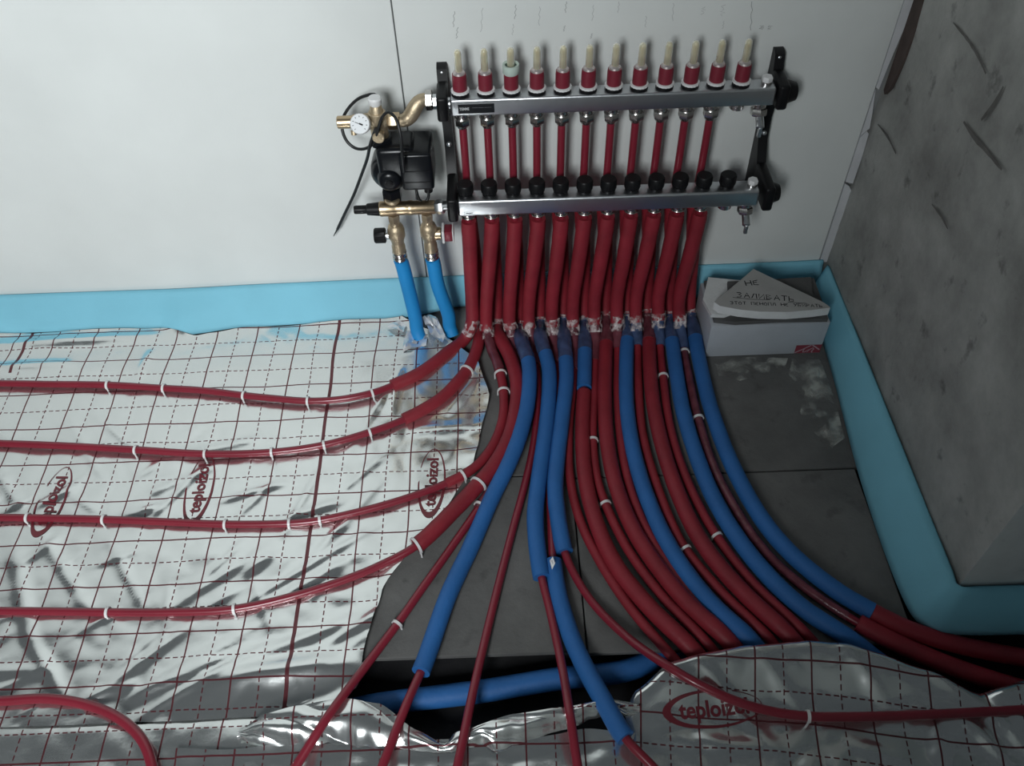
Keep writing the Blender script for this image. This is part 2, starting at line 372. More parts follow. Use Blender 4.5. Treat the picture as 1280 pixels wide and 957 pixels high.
# ------------------------------------------------------------------ blue foam edge strips
YB = [(-1.6, -.066), (-1.2, -.0665), (-.9, -.0676), (-.79, -.071), (-.735, -.100), (-.69, -.092), (-.6, -.077), (-.4, -.070), (-.2, -.064), (-.13, -.050), (-.05, -.026), (.9, -.022)]
ZT = [(-1.6, .083), (-1.2, .083), (-.79, .082), (-.39, .089), (.2, .094), (.57, .097), (.86, .1)]
N = 330; prof = 9; rows = [[] for _ in range(prof)]
for i in range(N+1):
    x = -2.55+(.862+2.55)*i/N; yb, zt = interp(x, YB)+.004, interp(x, ZT)+.0015*noise.noise(Vector((x*6, 0, 0)))
    for k in range(prof):
        t = k/(prof-1); y = -.0055+(yb+.0055)*t**1.45-.006*math.sin(PI*t)*(1+noise.noise(Vector((x*5, t*2, 3)))); z = zt*(1-t)+.006*t
        rows[k].append(Vector((x, min(y, -.0055), z)))
o = sheet('foam_strip', rows, FOAM, thick=.008); tag(o, 'long sky-blue foam edge strip leaning along the foot of the drywall', 'foam strip')
top = [(XC-.006, -.026, .10), (XC-.006, -.3, .10), (XC-.006, -.6, .10), (XC-.006, -.84, .10), (XC-.004, YF-.004, .10), (XC+.05, YF-.008, .099), (1.1, YF-.008, .099), (1.5, YF-.008, .10)]
bot = [(.842, -.045, .003), (.836, -.273, .003), (.812, -.598, .003), (.812, -.85, .003), (.836, -.922, .003), (.90, -.936, .003), (1.1, -.940, .003), (1.5, -.94, .003)]
Tp, Bp = [], []
for i in range(len(top)-1):
    for k in range(12):
        Tp.append((i, k/12))
def samp(P, i, t):
    Q = [Vector(p) for p in P]; p0, p1, p2, p3 = Q[max(i-1, 0)], Q[i], Q[i+1], Q[min(i+2, len(Q)-1)]
    return .5*((2*p1)+(p2-p0)*t+(2*p0-5*p1+4*p2-p3)*t*t+(3*p1-p0-3*p2+p3)*t**3)
rows = [[] for _ in range(8)]
for i, t in Tp:
    a, b = samp(top, i, t), samp(bot, i, t); out = Vector((b.x-a.x, b.y-a.y, 0)).normalized()
    for k in range(8):
        s = k/7; rows[k].append(a.lerp(b, s)+out*.009*math.sin(PI*s)+Vector((0, 0, .006*math.sin(PI*s))))
o = sheet('foam_strip', rows, FOAM, thick=.009); tag(o, 'blue foam edge strip wrapped around the foot of the concrete pier', 'foam strip')

# ------------------------------------------------------------------ metallised films on the floor
def ridge_field(R_, extra=None):
    seg = [(at(*a, z=0), at(*b, z=0), w_, h_) for a, b, w_, h_ in R_]+(extra or [])
    def f(x, y):
        s = 0
        for a, b, w_, h_ in seg:
            dx, dy = b.x-a.x, b.y-a.y; L2 = dx*dx+dy*dy; t = ((x-a.x)*dx+(y-a.y)*dy)/L2
            if t < -.15 or t > 1.15: continue
            e = abs((x-a.x)*dy-(y-a.y)*dx)/math.sqrt(L2)
            if e > 3*w_: continue
            tt = min(max((t+.15)/1.3, 0), 1); s += .62*h_*math.exp(-(e/w_)**2)*math.sin(PI*tt)**.8
        return s
    return f
def crumple(x, y, k):
    a = noise.noise(Vector((x*9, y*9, k)))*.0022
    b = abs(noise.noise(Vector((x*19, y*19, k+7))))*.0030
    c = noise.noise(Vector((x*40, y*40, k+3)))*.0004
    return a+b+c
rg = random.Random(11); EX = []
for k in range(140):
    c = Vector((-2.45+2.25*rg.random(), -.50-.53*rg.random()**.8, 0)); a = rg.choice((.55, .75, 2.2, .4, .65))+rg.gauss(0, .22); L_ = .02+.055*rg.random(); wd = .004+.007*rg.random()
    d = Vector((math.cos(a), math.sin(a), 0))*L_; EX.append((c-d, c+d, wd, wd*(.45+.75*rg.random())))
RL = ridge_field([((470, 826), (215, 868), .034, .017), ((500, 470), (440, 560), .008, .006), ((330, 690), (200, 770), .010, .006), ((440, 700), (330, 760), .012, .008), ((480, 600), (400, 690), .010, .007), ((470, 660), (300, 760), .008, .006),
    ((130, 600), (90, 530), .008, .005), ((60, 680), (110, 760), .012, .008), ((20, 690), (40, 800), .014, .009), ((140, 680), (180, 760), .008, .006), ((230, 790), (110, 880), .010, .009), ((300, 800), (170, 870), .012, .010),
    ((330, 810), (190, 890), .008, .007), ((430, 830), (270, 850), .02, .014), ((460, 770), (300, 830), .014, .010), ((120, 520), (165, 560), .006, .006), ((190, 445), (175, 480), .010, .009), ((215, 575), (330, 550), .010, .007),
    ((185, 620), (270, 585), .010, .006), ((90, 620), (120, 640), .008, .006), ((350, 600), (300, 645), .007, .006), ((0, 590), (30, 640), .010, .007), ((40, 800), (80, 870), .010, .008), ((560, 520), (590, 480), .012, .008),
    ((520, 540), (600, 535), .016, .010), ((490, 520), (500, 470), .009, .007), ((540, 660), (480, 730), .012, .008), ((0, 435), (190, 425), .018, .020), ((0, 465), (90, 460), .014, .012)], EX)
XR = [(-1.1, -.33), (-1.055, -.30), (-.997, -.215), (-.937, -.211), (-.809, -.185), (-.7236, -.135), (-.60, -.05), (-.533, -.012), (-.448, .005), (-.333, .028), (-.233, .004), (-.1365, -.078), (-.085, -.16), (-.06, -.19)]
def zL(x, y):
    d = interp(y, XR)-x; yb = interp(x, YB); e = max(0, 1-(yb-y)/.05) if y > yb-.05 else 0
    curl = .016*e*e*(.5+noise.noise(Vector((x*5, 2, 0))))
    lift = .010*max(0, 1-d/.06)**2*(.6+noise.noise(Vector((y*14, 4, 0)))) if y < -.15 else .004*max(0, 1-d/.05)
    sag = .013*min(1, max(0, (yb-y)/.14))*(1 if y > yb-.14 else max(0, 1-(yb-.14-y)/.3))
    return .0035+sag+max(0, crumple(x, y, 0)+.001)*min(1, .35+3*abs(y+.2))+RL(x, y)+max(0, curl)+max(0, lift)
def film(name, label, zf, x0, xr, y0, y1, nx, ny, m):
    rows, uv = [], []
    for j in range(ny+1):
        row = []
        for i in range(nx+1):
            p = zf[0](i/nx, j/ny) ; row.append(p[0]); uv.append(p[1])
        rows.append(row)
    o = sheet(name, rows, m, uv=uv); return tag(o, label, 'foil film')
def parL(u, v):
    y_ = -1.055+(.99)*v
    xr = interp(y_, XR); x = -2.5+(xr+2.5)*u; yb = interp(x, YB)-.001
    yl = -1.045+.012*noise.noise(Vector((x*6, 1, 1))); y = yl+(yb-yl)*v; xr = interp(y, XR); x = -2.5+(xr+2.5)*u
    wv = .004*noise.noise(Vector((x*7, y*7, 9)))
    return Vector((x, y, zL(x, y))), (x+wv+.0, y+.004*noise.noise(Vector((x*7, y*7, 19))))
gy = at(266, 451, 0).y
FILM1 = film_mat('printed_foil_film', -.3445, gy, [(-.3445, -9), (-1.115, -.21)])
filmL = film('foil_film', 'large silvery film sheet with red printed grid under the red pipes beside the drywall', (parL,), 0, 0, 0, 0, 390, 150, FILM1)
def zB(x, y): return .0015+max(0, crumple(x, y, 20)+.0008)*.9
def parB(u, v):
    x = -2.5+2.14*u+.03*noise.noise(Vector((v*5, 0, 3)))*u; y = -1.5+.47*v
    return Vector((x, y, zB(x, y)*(1 if y < -1.05 else .3))), (x*.995+.03, y)
FILM2 = film_mat('printed_foil_film_grey', -.318, gy-.03)
filmB = film('foil_film', 'second silvery grid film sheet tucked under the curved red pipe', (parB,), 0, 0, 0, 0, 220, 60, FILM2)
# film thrown over the pipe bundle
EDGE = [(780, 885), (795, 862), (838, 826), (885, 814), (930, 806), (1010, 799), (1060, 803), (1100, 815), (1160, 838), (1225, 866), (1250, 858), (1300, 842), (1360, 838)]
EZ = [.004, .02, .047, .05, .05, .05, .048, .045, .03, .012, .03, .035, .03]
EW = [at(a, b, z=z) for (a, b), z in zip(EDGE, EZ)]
EY = [(p.x, p.y) for p in EW]; EH = [(p.x, z) for p, z in zip(EW, EZ)]
RR = ridge_field([((860, 830), (960, 930), .012, .008), ((930, 820), (1010, 900), .014, .007), ((1040, 815), (1100, 880), .012, .008), ((1120, 830), (1210, 880), .012, .010), ((1165, 900), (1175, 957), .012, .016), ((1200, 900), (1260, 957), .012, .014),
    ((820, 925), (960, 935), .012, .008), ((1060, 930), (1130, 950), .014, .008), ((1220, 880), (1290, 950), .010, .012)])
def zR(x, y):
    ye = interp(x, EY); h = interp(x, EH); d = max(0, ye-y); f = math.exp(-(d/.075)**2)
    roll = -.010*max(0, 1-d/.012)**2
    return .004+h*f+max(0, crumple(x, y, 40)+.0008)*1.3+RR(x, y)+roll
def parR(u, v):
    x = EW[0].x+(1.2-EW[0].x)*u; ye = interp(x, EY); y = -1.5+(ye+1.5)*v**.75; z = zR(x, y)
    return Vector((x, y, z)), (x*.995-y*.10, y+x*.12+.012*noise.noise(Vector((x*4, y*4, 2))))
FILM3 = film_mat('printed_foil_film_dull', -.012, -.93)
filmR = film('foil_film', 'crinkled grid film sheet thrown over the pipe bundle before the concrete pier', (parR,), 0, 0, 0, 0, 170, 110, FILM3)
# crumpled torn film between them, along the open channel
ME = [(300, 912), (330, 893), (370, 882), (430, 872), (475, 880), (520, 912), (556, 930), (570, 915), (640, 893), (700, 884), (760, 874), (800, 880)]
MZ = [.012, .03, .034, .032, .030, .02, .006, .02, .034, .036, .034, .02]
MW = [at(a, b, z=z) for (a, b), z in zip(ME, MZ)]; MY = [(p.x, p.y) for p in MW]; MH = [(p.x, z) for p, z in zip(MW, MZ)]
FE = [(300, 926), (340, 932), (420, 929), (500, 936), (556, 941), (600, 930), (622, 938), (700, 913), (760, 893), (800, 896)]
FW = [at(a, b, z=.012) for a, b in FE]; FY = [(p.x, p.y) for p in FW]
def parM(u, v):
    x = MW[0].x+(MW[-1].x-MW[0].x)*u; yb_ = interp(x, MY); yf_ = interp(x, FY)+.004*noise.noise(Vector((x*60, 0, 0))); h = interp(x, MH)
    y = yf_+(yb_-yf_)*v
    z = .010+(h-.010)*v+.010*math.sin(PI*v)+.016*abs(noise.noise(Vector((x*9+v*.7, v*1.1, 5))))+.004*noise.noise(Vector((x*17-v, v*1.5, 8)))
    return Vector((x, y, z)), (x, y)
def parF(u, v):
    x = -.52+.80*u; y = -1.5+(.405+.012*noise.noise(Vector((x*8, 3, 3))))*v
    return Vector((x, y, .0022+max(0, crumple(x, y, 60)+.001)*1.6+.006*max(0, v-.93)/.07)), (x, y)
film('foil_film', 'flat grid film sheet passing below the torn crumpled film edge', (parF,), 0, 0, 0, 0, 110, 50, FILM2)
filmM = film('foil_film', 'torn crumpled silvery film edge along the dark open floor channel', (parM,), 0, 0, 0, 0, 160, 110, FILM2)

# printed film logos: oval ring + word, laid on the film surface
def logo(parent, zf, cx, cy, ang, scale=.82, ln=.150):
    ca, sa = math.cos(ang), math.sin(ang)
    def put(p): x = cx+(p[0]*ca-p[1]*sa)*scale; y = cy+(p[0]*sa+p[1]*ca)*scale; return Vector((x, y, zf(x, y)+.0011))
    V_, F_ = text_data('teploizol', .034, .0009); wd = max(v.x for v in V_)-min(v.x for v in V_); k = ln/wd
    mesh_obj('printed_word', [put((v.x*k, v.y*k)) for v in V_], F_, PRINT, parent)
    V_, F_ = [], []; n = 64
    for i in range(n+1):
        a = PI*.5+2*PI*i/n*.93
        V_ += [(.108*math.cos(a)-.004, .036*math.sin(a)), (.098*math.cos(a)+.004, .0315*math.sin(a)+.001)]
    F_ = [(2*i, 2*i+2, 2*i+3, 2*i+1) for i in range(n)]
    mesh_obj('printed_oval', [put(p) for p in V_], F_, PRINT, parent)
for q, a in (((66, 625), PI/2-.05), ((250, 610), PI/2), ((540, 602), PI/2-.03)):
    p = at(*q, z=.004); logo(filmL, zL, p.x, p.y, a)
p = at(893, 886, z=.018); logo(filmR, zR, p.x, p.y, .06)

# ------------------------------------------------------------------ heating pipes
YLO, YUP = -.122, -.071
ZLO, ZUP = .381, .587
PATH = {}
def near(P, q): return min(range(len(P)), key=lambda i: (P[i]-q).length)
def proj2(p):
    d = p-CAM; z = d.dot(fwd); return 640+FPX*d.dot(rgt)/z, 478.5-FPX*d.dot(upv)/z
def nearpx(P, q):
    return min(range(len(P)), key=lambda i: (proj2(P[i])[0]-q[0])**2+(proj2(P[i])[1]-q[1])**2)
ORD = ['first', 'second', 'third', 'fourth', 'fifth', 'sixth', 'seventh', 'eighth', 'ninth', 'tenth', 'eleventh']
def floor_pts(F_, zdef):
    out = []
    for q in F_: out.append(at(q[0], q[1], z=q[2] if len(q) > 2 else zdef))
    return out
def run(key, upper, i, foot, F_, zdef, segs, label, core=.0082):
    """one loop pipe: down from its outlet through the vertical red sleeve, over the floor"""
    x0 = .05*i
    if upper:
        P = [Vector((x0, YUP, .556)), Vector((x0, YUP, .45)), Vector((x0-.001, YUP-.002, .345))]
        a = at(foot[0], foot[1]-28, Y=YUP-.004); b = at(foot[0], foot[1], Y=YUP-.026)
        P += [Vector((x0*.5+a.x*.5, YUP-.002, .22)), a, b]
    else:
        P = [Vector((x0, YLO, .378)), Vector((x0, YLO, .34))]
        a = at(foot[0], foot[1]-30, Y=YLO); b = at(foot[0], foot[1]-6, Y=YLO-.012)
        P += [Vector((x0*.6+a.x*.4, YLO, .24)), a, b]
    P += floor_pts(F_, zdef)
    if key in ('L1', 'L2', 'L3', 'L4'):
        e = P[-1]; P += [Vector((-1.7, e.y+.004, e.z)), Vector((-2.1, e.y, e.z)), Vector((-2.45, e.y+.003, e.z))]
    Q = catmull(P, .010); PATH[key] = Q
    t = thing('heating_pipe', (Q[0].x, Q[0].y, 0), label, 'pipe')
    MB().tube(Q, core, 12).build('pipe_core', PEX, t)
    # vertical red sleeve
    zs0 = .372 if upper else .360
    i0 = next(k for k, p in enumerate(Q) if p.z < zs0); i1 = nearpx(Q, foot)
    MB().tube(Q[i0:i1+1], [.0172*(1-.10*(k/(i1-i0)) if k > 0 else .93) for k in range(i1-i0+1)], 16, rv=.035, seed=i+upper*20).build('red_sleeve', SLEEVEF, t)
    # torn clear film at the sleeve end
    c0, c1 = max(0, i1-2), min(len(Q)-1, i1+2)
    V_ = MB(); n = c1-c0+1
    V_.tube(catmull(Q[c0:c1+1], .003), .0182 if upper else .0168, 18, cap=False, rv=.34, seed=i+upper*20+3); V_.build('torn_film', CUFF, t)
    for nm, m, r, q0, q1 in segs:
        j0 = i1 if q0 is None else nearpx(Q, q0); j1 = len(Q)-1 if q1 is None else nearpx(Q, q1)
        MB().tube(Q[j0:j1+1], r, 16, rv=.03 if 'wrap' not in nm else .12, seed=i*2+upper).build(nm, m, t)
    return t
TB, TR, TN = .0172, .0165, .0096
lo = lambda i: f'lower manifold outlet {ORD[i]} from the pump'
def lab(txt, up, i): return f'{txt}, {ORD[i]} {"upper" if up else "lower"} outlet from the pump'
run('L1', 0, 0, (590, 408), [(582, 422), (560, 440), (525, 466), (490, 482), (465, 491, .0262), (425, 499, .0262), (385, 501, .0262), (345, 498, .0262), (305, 494, .0262), (255, 488, .0262), (205, 485, .0262), (135, 481, .0262), (60, 480, .0262), (0, 479, .0262), (-70, 479, .0262), (-130, 479, .0262)], .020,
    [('red_sleeve', SLEEVEF, .0150, None, (490, 482))], 'red pipe lying on foil nearest the blue wall strip')
run('L2', 1, 0, (599, 404), [(598, 428), (590, 452), (575, 474), (548, 500), (505, 524), (462, 540, .0205), (405, 556, .0205), (340, 565, .0205), (257, 567, .0205), (170, 562, .0205), (80, 557, .0205), (0, 554, .0205), (-70, 552, .0205), (-130, 551, .0205)], .018,
    [('red_sleeve', SLEEVEF, .0142, None, (505, 524))], 'red pipe on foil, second out from the blue wall strip')
run('L3', 0, 1, (608, 414), [(614, 434), (622, 455), (629, 485, .012), (629, 520, .012), (618, 553, .012), (600, 578, .012), (578, 594, .0135), (540, 611, .0135), (480, 631, .0135), (400, 650, .0135), (362, 654, .0135), (282, 655, .0135), (205, 652, .0135), (130, 649, .0135), (35, 647, .0135), (-60, 646, .0135), (-130, 645, .0135)], .016,
    [('film_wrap', WRAPR, .0125, None, (624, 462)), ('red_sleeve', SLEEVEF, .0108, (624, 462), (560, 602))], 'red pipe on foil, third out from the blue wall strip')
run('L4', 1, 1, (621, 406), [(627, 425), (638, 447), (646, 475), (646, 505), (637, 545), (619, 580), (598, 605), (565, 640), (520, 682), (480, 704, .0135), (440, 721, .0135), (370, 744, .0135), (293, 761, .0135), (215, 765, .0135), (135, 765, .0135), (60, 764, .0135), (-50, 763, .0135), (-130, 762, .0135)], .022,
    [('red_sleeve', SLEEVEF, .0168, None, (520, 682))], 'red pipe on foil, fourth out from the blue wall strip')
run('L5', 0, 2, (637, 412), [(642, 432), (651, 465), (653, 505), (645, 550), (631, 580), (615, 608), (600, 632), (560, 690), (528, 735), (500, 775, .012), (455, 835, .020), (410, 895, .045), (370, 957, .030), (335, 1005, .022)], .0105,
    [('film_wrap', WRAPR, .0122, None, (648, 455)), ('red_sleeve', WRAPR, .0105, (648, 455), (598, 635))], 'bare red pipe leaving past the torn foil edge with one clip')
run('B1', 1, 2, (648, 408), [(652, 426, .034), (661, 455, .036), (660, 500, .036), (651, 540, .036), (637, 577, .034), (615, 622, .024), (590, 680), (560, 745), (529, 832, .022), (508, 880, .038), (478, 957, .035), (455, 1010, .022)], .0185,
    [('film_wrap', WRAPB, .0178, None, (660, 448)), ('blue_sleeve', BLUES, TB, (660, 448), (527, 838))], 'long blue sleeved pipe ending in bare red pipe at the channel')
run('L7', 0, 3, (661, 410), [(665, 432), (672, 470), (671, 520), (666, 560), (656, 605), (640, 665), (622, 735), (605, 805, .016), (590, 870, .030), (572, 957, .035), (560, 1010, .022)], .0105,
    [('film_wrap', WRAPR, .0130, None, (672, 458))], 'thin bare red pipe crossing the grey board and channel without clips')
run('B2', 1, 3, (674, 403), [(676, 422, .030), (686, 460, .030), (685, 510, .030), (679, 560, .028), (672, 610, .026), (669, 650, .026), (676, 715, .022), (688, 765, .02), (703, 835, .026), (712, 890, .052), (722, 957, .04), (732, 1010, .026)], .0185,
    [('film_wrap', WRAPB, .0178, None, (684, 442)), ('blue_sleeve', BLUES, TB, (684, 442), (676, 719))], 'blue sleeved pipe cut off over the grey board, thin red pipe beyond')
run('B2b', 0, 4, (690, 408), [(693, 432), (697, 480), (691, 540), (687, 600), (689, 660, .0105), (692, 707, .017), (701, 755, .018), (720, 810, .020), (750, 868, .030), (782, 922, .040), (815, 957, .035), (850, 995, .022)], .0105,
    [('film_wrap', WRAPR, .0130, None, (697, 455)), ('blue_sleeve', BLUES, TB, (691, 704), (782, 922))], 'blue sleeved pipe bridging the channel down to the crumpled film')
run('B3', 1, 4, (704, 400), [(705, 420, .028), (708, 470, .030), (703, 520, .030), (698, 560, .028), (694, 610, .026), (698, 650, .024), (706, 690, .020), (722, 725, .014), (745, 758, .014), (785, 797, .025), (830, 829, .058), (870, 853, .062), (920, 876, .052), (965, 889, .040), (1010, 895, .034), (1100, 895, .034), (1180, 892, .034), (1280, 887, .030), (1360, 884, .03)], .0185,
    [('film_wrap', WRAPB, .0178, None, (707, 450)), ('blue_sleeve', BLUES, TB, (707, 450), (706, 689))], 'red pipe out of a short blue sleeve running over the thrown film')
def bundle(key, up, i, foot, F_, segs, label, z=None):
    zd = (.018 if up else .0105) if z is None else z
    pts = [q if len(q) > 2 else (q[0], q[1], zd) for q in F_[:-1]]+[(F_[-1][0], F_[-1][1], -.028)]
    run(key, up, i, foot, pts, zd, segs, label)
bundle('R1', 0, 5, (716, 408), [(717, 432), (716, 480), (711, 540), (713, 600), (725, 650), (749, 700), (786, 757), (838, 818), (876, 858)],
       [('film_wrap', WRAPR, .0128, None, (716, 462)), ('red_sleeve', SLEEVEF, TN, (716, 462), None)], lab('thin red pipe running under the thrown film', 0, 5))
bundle('R2', 1, 5, (730, 401), [(731, 420), (731, 455), (730, 490), (728, 540), (732, 600), (746, 655), (769, 705), (810, 757), (862, 808), (896, 850)],
       [('film_wrap', WRAPB, .0176, None, (731, 440)), ('blue_sleeve', BLUES, TB, (731, 440), (730, 487)), ('red_sleeve', SLEEVEF, TR, (730, 488), None)], 'red sleeved pipe with a short blue collar near the wall')
bundle('R3', 0, 6, (743, 406), [(744, 432), (743, 490), (741, 550), (747, 600), (759, 635), (787, 690), (828, 745), (886, 806), (916, 848)],
       [('film_wrap', WRAPR, .0128, None, (744, 450)), ('red_sleeve', SLEEVEF, TN, (744, 450), None)], lab('thin clipped red pipe between red sleeved pipes', 0, 6))
bundle('R4', 1, 6, (757, 397), [(758, 415), (757, 450), (756, 500), (760, 560), (771, 610), (791, 660), (816, 700), (856, 750), (910, 800), (942, 842)],
       [('film_wrap', WRAPR, .0172, None, (757, 428)), ('red_sleeve', SLEEVEF, TR, (757, 428), None)], lab('thick red sleeved pipe', 1, 6))
bundle('R5', 0, 7, (771, 404), [(772, 432), (772, 490), (775, 540), (785, 600), (805, 655), (833, 703), (873, 753), (924, 802), (952, 842)],
       [('film_wrap', WRAPR, .0128, None, (772, 434)), ('red_sleeve', SLEEVEF, TN, (772, 434), None)], lab('thin red pipe beside a blue sleeved pipe', 0, 7))
bundle('B4', 1, 7, (783, 396), [(784, 414), (783, 450), (783, 500), (789, 550), (803, 605), (825, 660), (849, 703), (890, 755), (936, 798), (963, 834)],
       [('film_wrap', WRAPB, .0176, None, (784, 424)), ('blue_sleeve', BLUES, TB, (784, 424), None)], lab('blue sleeved pipe between red sleeved pipes', 1, 7))
bundle('R6', 0, 8, (795, 403), [(797, 432), (798, 480), (803, 540), (818, 597), (838, 650), (857, 686), (905, 743), (961, 797), (988, 834)],
       [('film_wrap', WRAPB, .0135, None, (797, 430)), ('red_sleeve', SLEEVEF, TN, (797, 430), None)], lab('thin red pipe with one white clip', 0, 8))
bundle('R7', 1, 8, (809, 394), [(811, 412), (812, 450), (816, 500), (826, 550), (843, 605), (867, 660), (891, 697), (935, 746), (986, 794), (1012, 830)],
       [('film_wrap', WRAPR, .0172, None, (811, 426)), ('red_sleeve', SLEEVEF, TR, (811, 426), None)], lab('thick red sleeved pipe', 1, 8))
bundle('R8', 0, 9, (823, 401), [(825, 432), (829, 470), (837, 530), (853, 585), (878, 640), (903, 680), (942, 729), (1008, 792), (1036, 826)],
       [('film_wrap', WRAPB, .0135, None, (826, 432)), ('red_sleeve', SLEEVEF, TN, (826, 432), None)], lab('thin red pipe with two white clips', 0, 9))
bundle('B5', 1, 9, (836, 396), [(838, 412), (844, 455), (853, 510), (869, 565), (891, 620), (919, 668), (956, 715), (1000, 757), (1060, 797, .012), (1110, 835)],
       [('film_wrap', WRAPB, .0176, None, (840, 424)), ('blue_sleeve', BLUES, TB, (840, 424), None)], lab('long blue sleeved pipe curving under the thrown film', 1, 9))
bundle('R9', 0, 10, (849, 402), [(854, 432), (863, 480), (874, 527), (891, 580), (916, 630), (949, 680), (986, 718), (1040, 758), (1100, 793, .006), (1180, 829, -.015), (1260, 856, -.03), (1340, 878)],
       [('film_wrap', WRAPB, .0135, None, (856, 434)), ('red_sleeve', WRAPR, TN, (856, 434), (1060, 772)), ('red_sleeve', SLEEVEF, .0175, (1075, 780), None)], lab('dark red pipe between two blue sleeved pipes', 0, 10))
bundle('B6', 1, 10, (862, 394), [(867, 412), (875, 455), (887, 505), (906, 560), (931, 613), (963, 663), (1001, 703), (1046, 738), (1090, 764), (1140, 788, .008), (1200, 806, -.008), (1280, 822, -.02), (1350, 834)],
       [('film_wrap', WRAPB, .0176, None, (867, 422)), ('blue_sleeve', BLUES, TB, (867, 422), (1090, 765)), ('red_sleeve', SLEEVEF, .0168, (1091, 766), None)], 'outermost blue sleeved pipe curving around towards the concrete pier')
# curved pipe in the near left corner
Q = catmull([Vector((-2.45, -1.0, .012)), Vector((-1.6, -.995, .012))]+[at(*q) for q in ((-120, 880, .012), (-60, 878, .012), (0, 876, .012), (60, 873, .014), (110, 881, .016), (150, 898, .018), (178, 925, .020), (190, 957, .018), (194, 1000, .014), (196, 1050, .012))], .01); PATH['LC'] = Q
t = thing('heating_pipe', (Q[-1].x, Q[-1].y, 0), 'bare red pipe making a tight quarter turn on foil', 'pipe'); MB().tube(Q, .0092, 14).build('pipe_core', PEX, t)
# blue hose lying in the channel
Q = catmull([(-.5, -1.05, -.034), (-.34, -1.045, -.034), (-.2, -1.017, -.034), (.0, -.998, -.034), (.15, -.979, -.034), (.27, -.968, -.036), (.38, -.93, -.037), (.5, -.91, -.037)], .01)
MB().tube(Q, .0205, 18, rv=.02).build('blue_hose', BLUES); tag(bpy.data.objects['blue_hose'], 'thick blue sleeved hose lying down in the dark floor channel', 'hose')

# ------------------------------------------------------------------ white clips over the pipes
def clip(key, q, label, r=.0095):
    Q = PATH[key]; i = nearpx(Q, q); p = Q[i]; t = (Q[min(i+1, len(Q)-1)]-Q[max(i-1, 0)]); t.z = 0; t.normalize(); s = Vector((0, 0, 1)).cross(t)
    V_, F_ = [], []; n = 12; a0 = -PI*.12
    ring = []
    for k in range(n+1): a = a0+(PI-2*a0)*k/n; ring.append((math.cos(a), math.sin(a)))
    prof = [(-.0026, 0), (.0026, 0), (.0026, .0022), (-.0026, .0022)]
    for c_, s_ in ring:
        for dt, dr in prof: V_.append(p+t*dt+(s*c_+Vector((0, 0, 1))*s_)*(r+dr))
    for k in range(n):
        for j in range(4): F_.append((k*4+j, k*4+(j+1) % 4, (k+1)*4+(j+1) % 4, (k+1)*4+j))
    F_ += [(0, 1, 2, 3), tuple(n*4+j for j in (3, 2, 1, 0))]
    e = thing('pipe_clip', (p.x, p.y, 0), label, 'pipe clip', 'white pipe clips')
    mesh_obj('hoop', V_, F_, CLIPM, e)
    for sg in (-1, 1):
        b = MB(); c0 = p+s*sg*(r+.0006); b.tube([c0+Vector((0, 0, .0)), Vector((c0.x, c0.y, min(c0.z-.006, .001)))], .0019, 6); b.build('spike', CLIPM, e)
CL = {'L1': ('white clip on foil pipe nearest the wall strip', [(135, 481), (207, 485), (305, 494), (385, 501), (465, 491)], .0088),
      'L2': ('white clip on second foil pipe from wall strip', [(170, 562), (257, 567), (341, 565), (406, 556), (461, 540)], .0088),
      'L3': ('white clip on third foil pipe from wall strip', [(36, 647), (130, 649), (281, 655), (362, 654), (401, 650)], .0088),
      'L4': ('white clip on fourth foil pipe from wall strip', [(135, 765), (293, 761)], .0088),
      'R3': ('white clip on thin red pipe between red sleeves', [(740, 552), (758, 632)], .0100),
      'R8': ('white clip on thin red pipe beside red sleeve', [(828, 468), (890, 672)], .0100),
      'R9': ('white clip on dark pipe between blue sleeves', [(856, 441), (872, 524)], .0105)}
for k, (lb, qs, r) in CL.items():
    for n_, q in enumerate(qs if k[0] == 'R' else qs[::-1]): clip(k, q, f'{lb}, {ORD[n_]} from its sleeve', r)
clip('L2', (580, 463), 'white clip around a red sleeve just below the blue supply pipes', .0148)
clip('L3', (576, 594), 'white clip where a red sleeve crosses the film logo', .0115)
clip('L3', (624, 466), 'white clip nearest the vertical red sleeves, beside grey film', .0128); clip('L3', (629, 490), 'white clip just after the film wrapped pipe end, beside grey film', .0128)
clip('L4', (598, 604), 'wide white clip around the thick red sleeve at the bend', .0174); clip('L4', (518, 684), 'wide white clip where the thick red sleeve ends on foil', .0172)
clip('L5', (621, 590), 'white clip on the dark red pipe pressed against a blue sleeve', .0112); clip('L5', (600, 632), 'white clip on the dark red pipe where it leaves the blue sleeve', .0112)
clip('L5', (497, 778), 'white clip on the bare red pipe at the torn foil edge', .0088)
clip('R6', (857, 686), 'white clip on the thin red pipe along a blue sleeve', .0100)
clip('B3', (1008, 895), 'white clip on the red pipe over the thrown film', .0088)

# ------------------------------------------------------------------ manifolds
def bar(parent, y0, y1, z0, z1, x0, x1):
    return MB().rbox((x0, y0, z0), (x1, y1, z1), .005, 4).build('steel_bar', STEEL, parent)
UM = thing('manifold', (.3, YUP, ZUP), 'upper steel manifold bar with red flow meters and black label', 'manifold')
bar(UM, -.0915, -.0505, ZUP, .624, -.021, .618)
LM = thing('manifold', (.3, YLO, ZLO), 'lower steel manifold bar with black round caps', 'manifold')
bar(LM, -.1428, -.1015, ZLO, .420, -.020, .614)
def instance(tpl, parent, dx):
    for o in tpl:
        pass
